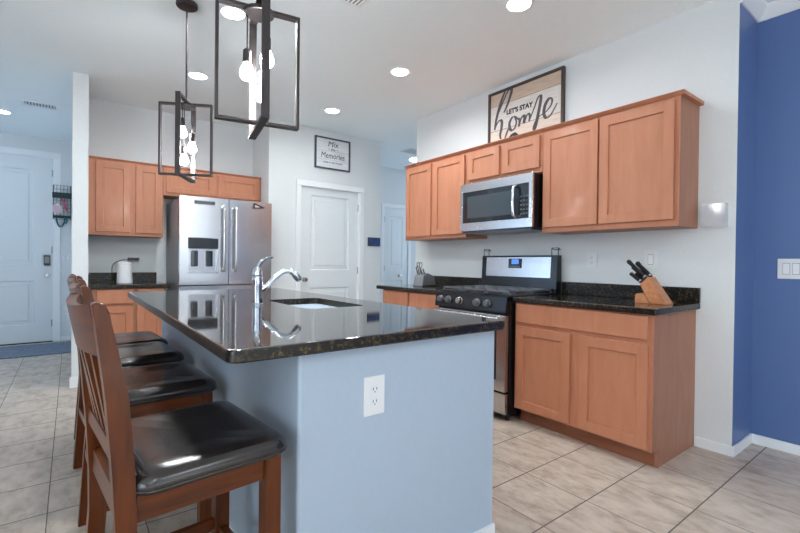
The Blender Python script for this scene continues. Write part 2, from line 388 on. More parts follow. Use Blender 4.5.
# doors of the setting -------------------------------------------------
def panel_door(name, x0, x1, y, z0, z1, panels, m, casing, hinge_x, knob_x, knob_z, side_face=-1, arch=False):
    """door facing -y; panels = list of (x0,x1,z0,z1) raised-and-recessed panels"""
    b = BM(); T = .038
    xs = sorted({x0, x1} | {p for q in panels for p in q[:2]}); zs = sorted({z0, z1} | {p for q in panels for p in q[2:]})
    for i in range(len(xs)-1):
        for j in range(len(zs)-1):
            inside = any(q[0] <= xs[i] and xs[i+1] <= q[1] and q[2] <= zs[j] and zs[j+1] <= q[3] for q in panels)
            if not inside: box(b, xs[i], xs[i+1], y, y+T, zs[j], zs[j+1])
    bmesh.ops.remove_doubles(b, verts=b.verts, dist=1e-5)
    d = struct(name, b, m)
    for q in panels:
        pb = BM(); a, c, e, f = q
        loft(pb, [[(a, y, e), (c, y, e), (c, y, f), (a, y, f)], [(a+.014, y+.012, e+.014), (c-.014, y+.012, e+.014), (c-.014, y+.012, f-.014), (a+.014, y+.012, f-.014)],
                  [(a+.05, y+.010, e+.05), (c-.05, y+.010, e+.05), (c-.05, y+.010, f-.05), (a+.05, y+.010, f-.05)],
                  [(a+.062, y+.003, e+.062), (c-.062, y+.003, e+.062), (c-.062, y+.003, f-.062), (a+.062, y+.003, f-.062)]], cap0=False)
        box(pb, a, c, y+.02, y+.03, e, f)
        link('door_panel', pb, m, d, smooth=False)
    for hz in (z0+.25, (z0+z1)/2, z1-.2):
        hb = BM(); lathe(hb, [(.008, hz-.045), (.008, hz+.045)], hinge_x, y-.006, 8); link('hinge', hb, M['nickel'], d)
    if knob_x is not None:
        kb = BM(); lathe(kb, [(.028, 0), (.028, -.006), (.012, -.01), (.012, -.035), (.024, -.042), (.028, -.055), (.022, -.066), (.0, -.068)][:-1], seg=16, axis='y', base=(knob_x, y, knob_z))
        link('door_knob', kb, M['nickel'], d)
    a, c, f = casing; cb = BM()
    box(cb, x0-a, x0-.004, y-.02-c, y-c, 0, z1+.004, .004); box(cb, x1+.004, x1+a, y-.02-c, y-c, 0, z1+.004, .004)
    box(cb, x0-a, x1+a, y-.02-c, y-c, z1+.004, z1+a, .004)
    # jambs
    box(cb, x0-.004, x0+.0, y-c, y+f, 0, z1+.004); box(cb, x1, x1+.004, y-c, y+f, 0, z1+.004); box(cb, x0-.004, x1+.004, y-c, y+f, z1, z1+.006)
    return d, struct(name.replace('door', 'trim_door'), cb, M['trim'])
panel_door('door_1', DX0+.006, DX1-.006, PY+.02, .01, DZ-.01, [(-.82, -.275, 1.045, 1.985), (-.82, -.275, .2, .825)], M['door'], (.07, .02, .08), DX1-.012, -.905, .93)
panel_door('door_2', HX0, HX1+.16, 5.1-.04, .01, HZ, [(HX0+.12, HX1+.05, 1.06, HZ-.14), (HX0+.12, HX1+.05, .2, .84)], M['door'], (.07, .005, .03), HX0+.008, 1.44, .925)
d3, t3 = panel_door('door_3', EX0+.006, EX1-.006, EY+.01, .012, EZ-.012, [(EX0+.2, -3.59, 1.06, 2.36), (EX0+.2, -3.59, .25, .85)], M['door'], (.085, .01, .09), EX1-.012, -3.452, .925)
b = BM(); box(b, -3.487, -3.417, EY-.022, EY+.01, 1.055, 1.20, .008); o = link('smart_lock', b, M['bplastic'], d3); o['label'] = 'black keypad smart lock'
b = BM(); box(b, -3.478, -3.426, EY-.026, EY-.02, 1.09, 1.18, .002); link('keypad', b, M['steel_dark'], o)
b = BM(); box(b, EX0, EX1, EY-.03, EY+.06, 0, .012, .002); struct('trim_threshold', b, M['black'])

# ================================================================== CABINETS
def cab_face(root, name, fx, u0, u1, z0, z1, ax, rail=.062, panel=True, T=.02):
    """a door or drawer front; ax 'x': front faces -x at x=fx, u is y; ax 'y': front faces -y at y=fx, u is x"""
    def bx(bm, a, b_, d0, d1, e, f, bev=0):
        if ax == 'x': box(bm, fx+d0, fx+d1, a, b_, e, f, bev)
        else: box(bm, a, b_, fx+d0, fx+d1, e, f, bev)
    b = BM()
    if not panel:
        bx(b, u0, u1, 0, T, z0, z1, .005); return part(name, b, M['wood'], root)
    u0, u1 = sorted((u0, u1))
    bx(b, u0, u0+rail, 0, T, z0, z1, .004); bx(b, u1-rail, u1, 0, T, z0, z1, .004)
    bx(b, u0+rail-.002, u1-rail+.002, 0, T, z0, z0+rail, .004); bx(b, u0+rail-.002, u1-rail+.002, 0, T, z1-rail, z1, .004)
    d = part(name, b, M['wood'], root)
    b = BM(); bx(b, u0+rail-.003, u1-rail+.003, .011, T-.002, z0+rail-.003, z1-rail+.003)
    part('recessed_panel', b, M['wood'], d); return d

# right of the range
cf = -.61
t = thing('base_cabinet', (-.3, .47, 0), 'maple base cabinet with one long drawer front over two doors right of the range', 'cabinet')
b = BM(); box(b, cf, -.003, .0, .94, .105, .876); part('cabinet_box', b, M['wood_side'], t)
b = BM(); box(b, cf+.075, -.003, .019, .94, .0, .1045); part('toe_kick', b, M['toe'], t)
b = BM(); box(b, cf-.003, cf+.001, .0, .94, .105, .876, .001); part('face_frame', b, M['wood'], t)
b = BM(); box(b, cf+.075, -.003, .0, .018, .0, .1048); part('end_panel_foot', b, M['wood_side'], t)
cab_face(t, 'drawer', cf-.023, .025, .918, .733, .868, 'x', panel=False)
cab_face(t, 'door', cf-.023, .498, .918, .118, .705, 'x')
cab_face(t, 'door', cf-.023, .022, .434, .118, .705, 'x')
# left of the range
t = thing('base_cabinet', (-.3, 2.2, 0), 'narrow maple base cabinet half hidden behind the island, left of the range', 'cabinet')
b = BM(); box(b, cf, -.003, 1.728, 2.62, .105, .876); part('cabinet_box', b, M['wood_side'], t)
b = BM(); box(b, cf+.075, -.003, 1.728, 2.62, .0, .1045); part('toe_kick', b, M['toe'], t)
cab_face(t, 'drawer', cf-.02, 1.75, 2.16, .733, .868, 'x', panel=False)
cab_face(t, 'drawer', cf-.02, 2.19, 2.60, .733, .868, 'x', panel=False)
cab_face(t, 'door', cf-.02, 1.75, 2.16, .118, .705, 'x')
cab_face(t, 'door', cf-.02, 2.19, 2.60, .118, .705, 'x')
# uppers on the right wall
uc, UB, UT = -.295, 1.392, 2.17
def upper(y0, y1, z0, doors, zd, label, nm='wall_cabinet'):
    t = thing(nm, (-.15, (y0+y1)/2, z0), label, 'cabinet', 'maple wall cabinets over the range wall')
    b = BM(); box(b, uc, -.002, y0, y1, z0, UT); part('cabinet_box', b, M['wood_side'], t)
    b = BM(); box(b, uc-.003, uc+.001, y0, y1, z0, UT, .001); part('face_frame', b, M['wood'], t)
    for a, c in doors: cab_face(t, 'door', uc-.023, a, c, zd, 2.152, 'x')
    return t
upper(0, .944, UB, [(.026, .487), (.500, .930)], 1.43, 'tall two-door maple wall cabinet at the near end, right of the microwave')
upper(.946, 1.752, 1.865, [(.966, 1.328), (1.362, 1.724)], 1.902, 'short two-door maple wall cabinet directly above the microwave')
upper(1.754, 2.655, UB, [(1.766, 2.195), (2.232, 2.635)], 1.425, 'tall two-door maple wall cabinet at the far end, left of the microwave')
b = BM(); prism(b, [(uc-.004, UT), (uc-.012, UT+.004), (uc-.03, UT+.019), (uc-.03, UT+.022), (-.002, UT+.022), (-.002, UT)], 'y', -.026, 2.66)
tag(link('cabinet_crown', b, M['wood'], loc=(-.15, 1.3, UT), world=True), 'long maple crown strip along the top of the cabinets on the range wall', 'trim')
# left run
lf = 4.135
def lupper(x0, x1, z0, doors, zd, label):
    t = thing('wall_cabinet', ((x0+x1)/2, 4.29, z0), label, 'cabinet', 'maple wall cabinets on the fridge wall')
    b = BM(); box(b, x0, x1, lf, 4.442, z0, 2.135); part('cabinet_box', b, M['wood_side'], t)
    b = BM(); box(b, x0, x1, lf-.003, lf+.001, z0, 2.135, .001); part('face_frame', b, M['wood'], t)
    for a, c in doors: cab_face(t, 'door', lf-.023, a, c, zd, 2.118, 'y')
lupper(-3.066, -2.413, UB, [(-3.0, -2.71), (-2.665, -2.43)], 1.425, 'tall two-door maple wall cabinet beside the white stub wall')
lupper(-2.411, -1.37, 1.84, [(-2.39, -1.90), (-1.865, -1.395)], 1.872, 'low wide maple wall cabinet right above the refrigerator')
b = BM(); prism(b, [(lf-.004, 2.135), (lf-.02, 2.15), (lf-.02, 2.155), (4.442, 2.155), (4.442, 2.135)], 'x', -3.066, -1.368)
tag(link('cabinet_crown', b, M['wood'], loc=(-2.2, 4.3, 2.135), world=True), 'maple crown strip along the top of the cabinets over the refrigerator', 'trim')
t = thing('base_cabinet', (-2.74, 4.1, 0), 'maple base cabinet with two drawers under the white canister, left of the refrigerator', 'cabinet')
b = BM(); box(b, -3.066, -2.43, 3.83, 4.44, .105, .876); part('cabinet_box', b, M['wood_side'], t)
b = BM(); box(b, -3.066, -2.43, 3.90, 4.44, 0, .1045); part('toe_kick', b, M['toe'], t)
for a, c in ((-3.0, -2.71), (-2.68, -2.45)):
    cab_face(t, 'drawer', 3.81, a, c, .733, .868, 'y', panel=False); cab_face(t, 'door', 3.81, a, c, .118, .705, 'y')

# ================================================================== COUNTERTOPS
def honed(o):
    o.data.materials.append(M['granite_edge'])
    for p in o.data.polygons:
        if abs(p.normal.z) < .8: p.material_index = 1
    return o
def worktop(name, boxes, splashes, label, loc):
    t = thing(name, loc, label, 'countertop')
    b = BM()
    for q in boxes: box(b, *q, .007, 3)
    honed(part('slab', b, M['granite'], t))
    for q in splashes:
        b = BM(); box(b, *q, .003); part('backsplash', b, M['granite_edge'], t)
    return t
worktop('granite_countertop', [(-.647, -.002, -.025, .945, .8765, .914)], [(-.022, -.002, -.024, .945, .9145, 1.012)], 'dark speckled granite countertop right of the range with a knife block on it', (-.3, .46, .8765))
worktop('granite_countertop', [(-.647, -.002, 1.742, 2.70, .8765, .914)], [(-.022, -.002, 1.742, 2.70, .9145, 1.012)], 'short dark granite countertop left of the range behind the island', (-.3, 2.2, .8765))
worktop('granite_countertop', [(-3.067, -2.405, 3.79, 4.442, .8765, .914)], [(-3.066, -2.43, 4.42, 4.442, .9145, 1.012), (-3.066, -3.046, 3.80, 4.419, .9145, 1.012)], 'dark granite countertop corner with the white canister beside the refrigerator', (-2.74, 4.1, .8765))

# ---- island
IX0, IX1, IY0, IY1 = -2.862, -1.722, .112, 2.672
BX0, BX1, BY0, BY1 = -2.645, -1.752, .16, 2.63
t = thing('kitchen_island', ((BX0+BX1)/2, 1.4, 0), 'pale blue-grey painted kitchen island base in the middle of the room', 'island')
b = BM(); box(b, BX0, BX1, BY0, BY1, .0, .876, .012, 3); part('island_base', b, M['island'], t)
b = BM()
box(b, BX0-.014, BX0, BY0-.014, BY1+.014, 0, .048, .003); box(b, BX0, BX1-.002, BY0-.014, BY0, 0, .048, .003); box(b, BX0, BX1, BY1, BY1+.014, 0, .048, .003)
part('baseboard', b, M['trim'], t)
for y0, y1 in ((.2, .62), (.64, 1.06), (1.08, 1.5), (1.52, 1.94), (1.96, 2.58)):
    b = BM(); box(b, BX1, BX1+.02, y0, y1, .12, .86, .004); part('cabinet_door', b, M['wood'], t)
SX0, SX1, SY0, SY1 = -2.25, -1.905, .93, 1.535
t = thing('island_countertop', (-2.29, 1.39, .8765), 'large polished dark speckled granite countertop of the island with a sink cutout', 'countertop')
b = BM()
cx, cy = (IX0+IX1)/2, (IY0+IY1)/2; hx, hy = (IX1-IX0)/2, (IY1-IY0)/2
sx, sy = (SX0+SX1)/2, (SY0+SY1)/2; shx, shy = (SX1-SX0)/2, (SY1-SY0)/2
def ring3(hx, hy, r, z, cx, cy): return [(x, y, z) for x, y in rrect(hx, hy, r, 8, cx, cy)]
loft(b, [ring3(shx, shy, .05, .8765, sx, sy), ring3(hx-.004, hy-.004, .036, .8765, cx, cy), ring3(hx, hy, .04, .881, cx, cy), ring3(hx, hy, .04, .905, cx, cy),
         ring3(hx-.003, hy-.003, .037, .9115, cx, cy), ring3(hx-.009, hy-.009, .031, .914, cx, cy), ring3(shx, shy, .05, .914, sx, sy), ring3(shx, shy, .05, .8765, sx, sy)], False, False)
bmesh.ops.remove_doubles(b, verts=b.verts, dist=1e-6)
honed(part('slab', b, M['granite'], t))
t = thing('kitchen_sink', (sx, sy, .70), 'undermount stainless steel sink set in the island countertop', 'sink')
b = BM()
loft(b, [ring3(shx+.012, shy+.012, .06, .8755, sx, sy), ring3(shx+.004, shy+.004, .054, .8755, sx, sy), ring3(shx+.002, shy+.002, .05, .86, sx, sy), ring3(shx-.005, shy-.005, .05, .72, sx, sy), ring3(shx-.03, shy-.03, .03, .700, sx, sy),
         ring3(shx-.03, shy-.03, .03, .696, sx, sy), ring3(shx+.0, shy+.0, .05, .715, sx, sy), ring3(shx+.012, shy+.012, .06, .86, sx, sy)], False, False)
V = list(b.verts); bmesh.ops.remove_doubles(b, verts=b.verts, dist=1e-6)
box(b, SX0+.03, SX1-.03, SY0+.03, SY1-.03, .697, .701)
part('basin', b, M['sinksteel'], t)
b = BM(); lathe(b, [(.045, .7012), (.045, .704), (.03, .705), (.028, .702)], sx, sy, 20); part('drain', b, M['chrome'], t)
# ---- faucet
fx, fy, fz = -2.392, 1.262, .914
t = thing('kitchen_faucet', (fx, fy, fz), 'chrome single-lever kitchen faucet standing beside the island sink', 'faucet')
b = BM(); lathe(b, [(.031, 0), (.031, .006), (.026, .012), (.0245, .06), (.027, .10), (.029, .135), (.026, .15), (.024, .155)], seg=24); lpart('faucet_body', b, M['chrome'], t)
b = BM(); lathe(b, [(.024, .1555), (.026, .165), (.023, .19), (.014, .203), (.004, .206)], seg=20)
tube(b, smooth_path([(.0, 0, .19), (.008, 0, .215), (.03, .0, .24), (.06, .0, .255), (.085, 0, .258)], 5), [.011]*5+[.010]*5+[.008]*5+[.007]*5+[.006], 10); lpart('lever_handle', b, M['chrome'], t)
b = BM(); pp = smooth_path([(.012, 0, .075), (.055, -.004, .105), (.10, -.008, .15), (.14, -.012, .178), (.172, -.016, .182), (.198, -.02, .168)], 5)
tube(b, pp, [.013+.002*min(i, 8)/8 for i in range(len(pp))], 14); sp = lpart('spout', b, M['chrome'], t)
b = BM(); tube(b, [(.196, -.02, .1695), (.205, -.021, .163), (.226, -.023, .138), (.233, -.024, .128)], [.0155, .019, .020, .015], 14); lpart('spray_head', b, M['chrome'], sp)

# ---- outlets and switches
def plate(name, label, cat, c, n, kind, gang=1, group=None, w=.072, h=.118):
    """n: outward normal axis ('-x' or '-y'); c: centre on the wall surface"""
    t = thing(name, c, label, cat, group)
    W_ = w + .046*(gang-1)
    def bx(bm, u0, u1, d0, d1, z0, z1, bev=0):
        if n == '-x': box(bm, -d1, -d0, u0, u1, z0, z1, bev)
        else: box(bm, u0, u1, -d1, -d0, z0, z1, bev)
    b = BM(); bx(b, -W_/2, W_/2, .0005, .006, -h/2, h/2, .002); lpart('cover_plate', b, M['wplastic'], t)
    if kind == 'outlet':
        for z in (.021, -.021):
            b = BM(); bx(b, -.016, .016, .0062, .008, z-.014, z+.014, .0007); f = lpart('socket', b, M['wplastic'], t)
            s = BM(); bx(s, -.008, -.0055, .0081, .0085, z-.001, z+.008); bx(s, .0055, .008, .0081, .0085, z-.001, z+.008); bx(s, -.002, .002, .0081, .0085, z-.009, z-.005)
            lpart('slots', s, M['slot'], f)
    elif kind == 'rocker':
        for k in range(gang):
            u = (k-(gang-1)/2)*.046
            b = BM(); bx(b, u-.016, u+.016, .0062, .0085, -.033, .033, .0008); f = lpart('rocker', b, M['trim'], t)
            s = BM(); bx(s, u-.0175, u+.0175, .0061, .0063, -.035, .035); lpart('rocker_gap', s, M['slot'], f)
    return t
plate('wall_outlet', 'white duplex outlet on the near face of the island', 'outlet', (-2.373, BY0, .70), '-y', 'outlet', w=.084, h=.132)
plate('wall_outlet', 'white duplex outlet above the counter between range and knife block', 'outlet', (0, .702, 1.187), '-x', 'outlet', w=.084)
plate('wall_outlet', 'white rocker switch plate above the knife block on the range wall', 'outlet', (0, .277, 1.192), '-x', 'rocker', w=.084)
plate('light_switch', 'white multi-gang rocker switch plate on the blue wall', 'switch', (.36, -.435, 1.14), '-x', 'rocker', 4, w=.085, h=.125)
plate('light_switch', 'white switch plate on the entry wall right of the front door', 'switch', (-3.25, EY, 1.16), '-y', 'rocker', 2)
plate('wall_outlet', 'low white outlet near the floor beside the front door', 'outlet', (-3.25, EY, .33), '-y', 'outlet')
ot = plate('wall_outlet', 'white outlet with a black plug on the wall behind the white canister', 'outlet', (-2.66, 4.444, 1.14), '-y', 'outlet')

# ================================================================== RANGE
RY0, RY1, rf = .957, 1.712, -.66
t = thing('gas_range', (-.33, (RY0+RY1)/2, 0), 'stainless and black gas range with five front knobs under the microwave', 'stove')
b = BM(); box(b, rf, -.03, RY0, RY1, .035, .905); part('range_body', b, M['black'], t)
b = BM()
for y in (RY0+.04, RY1-.04):
    for x in (-.62, -.1): lathe(b, [(.016, 0), (.016, .036)], x, y, 10)
part('levelling_feet', b, M['bplastic'], t)
b = BM(); box(b, rf-.035, rf, RY0+.004, RY1-.004, .055, .205, .006); part('storage_drawer', b, M['steel'], t)
b = BM(); box(b, rf-.04, rf, RY0+.004, RY1-.004, .218, .775, .006); dr = part('oven_door', b, M['steel'], t)
b = BM(); box(b, rf-.043, rf-.039, RY0+.085, RY1-.085, .30, .66, .002); part('oven_window', b, M['bglass'], dr)
b = BM(); tube(b, [(rf-.085, RY0+.03, .752), (rf-.085, RY1-.03, .752)], .013, 12)
for y in (RY0+.06, RY1-.06): box(b, rf-.085, rf-.039, y-.012, y+.012, .742, .762, .003)
part('oven_handle', b, M['steel'], dr)
b = BM(); prism(b, [(rf-.045, .79), (rf-.045, .80), (rf-.03, .905), (rf+.0, .918), (rf+.05, .918), (rf+.05, .79)], 'y', RY0+.001, RY1-.001); cp = part('control_panel', b, M['black'], t)
for k, y in enumerate((1.64, 1.55, 1.42, 1.235, 1.13)):
    b = BM(); big = k == 2
    lathe(b, [(.030, 0), (.030, -.006), (.026, -.010), (.024, -.032), (.018, -.036)], seg=18, axis='x', base=(rf-.036, y, .853))
    o = part('control_knob', b, M['steel'] if big else M['iron'], t)
    if big: o['label'] = 'bright steel centre knob'
    g = BM(); box(g, rf-.078, rf-.07, y-.005, y+.005, .832, .874, .002); part('knob_grip', g, M['steel'] if big else M['iron'], o)
b = BM(); box(b, rf, -.075, RY0-.004, RY1+.004, .905, .922, .006); part('cooktop', b, M['black'], t)
for y0, y1 in ((RY0+.02, RY0+.25), (RY0+.26, RY1-.26), (RY1-.25, RY1-.02)):
    b = BM(); z0, z1 = .938, .952; s = .006; ym = (y0+y1)/2; x0, x1 = rf+.03, -.11
    for y in (y0+s, ym, y1-s): box(b, x0, x1, y-s, y+s, z0, z1, .002)
    for x in (x0+s, x0+.13, (x0+x1)/2, x1-.13, x1-s): box(b, x-s, x+s, y0, y1, z0, z1, .002)
    for x in (x0+s, x1-s):
        for y in (y0+s, y1-s): box(b, x-s, x+s, y-s, y+s, .922, z0+.002)
    part('burner_grate', b, M['iron'], t)
for x, y, r in ((-.5, RY0+.135, .045), (-.24, RY0+.135, .035), (-.37, (RY0+RY1)/2, .05), (-.5, RY1-.135, .04), (-.24, RY1-.135, .03)):
    b = BM(); lathe(b, [(r, .9225), (r, .930), (r*.75, .931), (r*.75, .937), (r*.6, .9375)], x, y, 18); part('burner', b, M['iron'], t)
GY0, GY1 = RY0-.012, RY1+.025
b = BM(); prism(b, [(-.028, .905), (-.10, .905), (-.095, 1.02), (-.085, 1.225), (-.028, 1.225)], 'y', GY0, GY1); bg = part('back_guard', b, M['black'], t)
b = BM(); prism(b, [(-.0935, 1.04), (-.098, 1.04), (-.088, 1.21), (-.0835, 1.21)], 'y', GY0+.055, GY1-.055); part('steel_fascia', b, M['steel'], bg)
b = BM(); prism(b, [(-.092, 1.115), (-.0965, 1.115), (-.0925, 1.198), (-.088, 1.198)], 'y', 1.285, 1.425); part('clock_panel', b, M['bglass'], bg)
b = BM(); prism(b, [(-.094, 1.15), (-.0975, 1.15), (-.0945, 1.192), (-.091, 1.192)], 'y', 1.315, 1.39); part('clock_display', b, M['blueled'], bg, 'blue lit clock display')
b = BM()
for k in range(4): box(b, -.0985, -.096, 1.30+k*.03, 1.318+k*.03, 1.121, 1.135)
part('button_row', b, M['iron'], bg)
for y, lab in ((1.775-.055, 'black wire loop holder on the far left top corner of the range back guard'), (GY0+.045, 'black wire loop holder on the near right top corner of the range back guard')):
    b = BM(); s = .03
    tube(b, [(-.05, y-s, 1.2265), (-.05, y-s, 1.285), (-.05, y+s, 1.285), (-.05, y+s, 1.2265)], .0035, 8)
    tube(b, [(-.05, y-s, 1.285), (-.02, y-s, 1.272), (-.02, y+s, 1.272), (-.05, y+s, 1.285)], .003, 8)
    tag(link('wire_holder', b, M['black'], loc=(-.05, y, 1.2265), world=True), lab, 'holder', 'wire loop holders on the range')

# ================================================================== MICROWAVE
my0, my1, mz0, mz1, mf = .962, 1.728, 1.432, 1.853, -.40
t = thing('microwave', (-.2, 1.345, mz0), 'stainless over-the-range microwave with a black glass door', 'microwave')
b = BM(); box(b, mf+.022, -.004, my0, my1, mz0, mz1, .004); part('microwave_body', b, M['black'], t)
b = BM(); z_a, z_b = mz0+.075, mz1-.075
for q in ((my0, my1, mz0+.004, z_a), (my0, my1, z_b, mz1-.002), (my0, my0+.035, z_a-.001, z_b+.001), (my1-.03, my1, z_a-.001, z_b+.001)): box(b, mf, mf+.021, q[0], q[1], q[2], q[3], .003)
part('steel_fascia', b, M['steel'], t)
b = BM(); box(b, mf+.005, mf+.021, my0+.135, my1-.028, z_a-.002, z_b+.002); dd = part('door', b, M['bglass'], t)
b = BM(); box(b, mf+.0025, mf+.0055, my0+.20, my1-.085, z_a+.04, z_b-.04, .001); part('window_mesh', b, mat('grey_microwave_window', srgb(66, 74, 80), .12, spec=.7), dd)
b = BM(); box(b, mf+.005, mf+.021, my0+.033, my0+.133, z_a-.002, z_b+.002); kp = part('keypad_panel', b, M['bglass'], t)
b = BM()
for i in range(3):
    for j in range(5): box(b, mf+.0035, mf+.0052, my0+.046+i*.027, my0+.060+i*.027, z_a+.03+j*.034, z_a+.042+j*.034)
part('key_labels', b, mat('dim_key_print', srgb(84, 88, 94), .4), kp)
b = BM(); yh = my0+.15; pp = smooth_path([(mf+.005, yh, z_b-.015), (mf-.035, yh, z_b-.03), (mf-.047, yh, (z_a+z_b)/2), (mf-.035, yh, z_a+.03), (mf+.005, yh, z_a+.015)], 6)
tube(b, pp, .0125, 12); part('door_handle', b, M['chrome'], dd, 'curved chrome handle')
b = BM(); box(b, mf+.03, -.06, my0+.03, my1-.03, mz0-.014, mz0-.0005, .003); part('vent_grille', b, M['steel_dark'], t)

# ================================================================== REFRIGERATOR
FX0, FX1, FY = -2.343, -1.418, 3.62
t = thing('refrigerator', ((FX0+FX1)/2, 4.0, 0), 'tall stainless French-door refrigerator with a dispenser in the left door', 'refrigerator')
b = BM(); box(b, FX0+.004, FX1-.004, FY+.085, 4.40, .02, 1.775, .006); part('fridge_body', b, M['fridge_side'], t)
b = BM(); box(b, FX0+.02, FX1-.02, FY+.10, 4.35, 0, .02); part('base_grille', b, M['black'], t)
def fdoor(nm, x0, x1, z0, z1, hole=None):
    b = BM(); prof = []
    n = 12                                  # gently bowed front
    mid = (FX0+FX1)/2; hw = (FX1-FX0)/2
    f = lambda x: FY + .022*((x-mid)/hw)**2
    def slab(xa, xb, za, zb):
        xs = [xa+(xb-xa)*i/n for i in range(n+1)]
        prism(b, [(x, f(x)) for x in xs] + [(xb, FY+.08), (xa, FY+.08)], 'z', za, zb)
    if hole:
        hx0, hx1, hz0, hz1 = hole
        slab(x0, hx0, z0, z1); slab(hx1, x1, z0, z1); slab(hx0, hx1, z0, hz0); slab(hx0, hx1, hz1, z1)
    else: slab(x0, x1, z0, z1)
    return part(nm, b, M['steel'], t)
mid = (FX0+FX1)/2
dl = fdoor('door', FX0, mid-.003, .905, 1.79, (-2.262, -1.985, 1.02, 1.375))
dr = fdoor('door', mid+.003, FX1, .905, 1.79)
fdoor('freezer_drawer', FX0, FX1, .47, .893); fdoor('freezer_drawer', FX0, FX1, .06, .458)
b = BM(); box(b, -2.262, -1.985, FY+.055, FY+.075, 1.02, 1.375); part('dispenser_recess', b, M['steel'], dl)
b = BM(); box(b, -2.268, -1.98, FY+.002, FY+.05, 1.27, 1.38, .006); part('dispenser_console', b, M['bglass'], dl)
b = BM(); box(b, -2.26, -1.99, FY+.006, FY+.055, 1.02, 1.035, .003); part('drip_tray', b, M['steel'], dl)
for x in (-2.20, -2.06):
    b = BM(); box(b, x-.03, x+.03, FY+.03, FY+.045, 1.09, 1.25, .006); part('dispenser_paddle', b, M['bglass'], dl)
for x, d in ((mid-.06, dl), (mid+.06, dr)):
    b = BM(); tube(b, smooth_path([(x, FY+.0, 1.70), (x, FY-.05, 1.685), (x, FY-.058, 1.4), (x, FY-.05, 1.075), (x, FY+.0, 1.06)], 6), .0155, 12)
    part('door_handle', b, M['steel'], d)
for z in (.83, .40):
    pass
b = BM(); tube(b, smooth_path([(FX0+.08, FY+.015, .83), (FX0+.09, FY-.045, .83), (mid, FY-.06, .83), (FX1-.09, FY-.045, .83), (FX1-.08, FY+.015, .83)], 6), .0155, 12); part('drawer_handle', b, M['steel'], t)
for x in (FX0+.05, FX1-.05):
    b = BM(); box(b, x-.04, x+.04, FY+.084, FY+.15, 1.7755, 1.80, .005); part('hinge_cover', b, M['steel_dark'], t)
b = BM(); fr = lambda x: FY+.022*((x-mid)/((FX1-FX0)/2))**2
xs = [-2.213+.193*i/8 for i in range(9)]; prism(b, [(x, fr(x)-.008) for x in xs]+[(x, fr(x)-.0008) for x in xs[::-1]], 'z', 1.715, 1.752)
t2 = thing('magnet_strip', (-2.116, FY-.005, 1.715), 'dark grey lettered magnet strip at the top of the left refrigerator door', 'magnet')
part('magnet_base', b, M['steel_dark'], t2)
b = BM(); random.seed(3)
for k in range(9): q = fr(-2.202+k*.021); box(b, -2.208+k*.021, -2.196+k*.021, q-.0095, q-.0075, 1.72+random.random()*.006, 1.745)
part('dark_marks', b, M['slot'], t2)
b = BM()                                    # triangular pennant: a black outline over a pale face
loft(b, [[(-1.632, FY+.001, 1.713), (-1.497, FY+.001, 1.728), (-1.622, FY+.001, 1.776)], [(-1.632, FY-.012, 1.713), (-1.497, FY-.012, 1.728), (-1.622, FY-.012, 1.776)]])
t2 = thing('triangle_magnet', (-1.58, FY-.004, 1.713), 'small black triangular pennant magnet on the right refrigerator door', 'magnet')
part('pennant', b, M['bplastic'], t2)
b = BM(); loft(b, [[(-1.617, FY-.0125, 1.727), (-1.56, FY-.0125, 1.733), (-1.612, FY-.0125, 1.755)], [(-1.617, FY-.0145, 1.727), (-1.56, FY-.0145, 1.733), (-1.612, FY-.0145, 1.755)]]); part('pale_face', b, M['card'], t2)

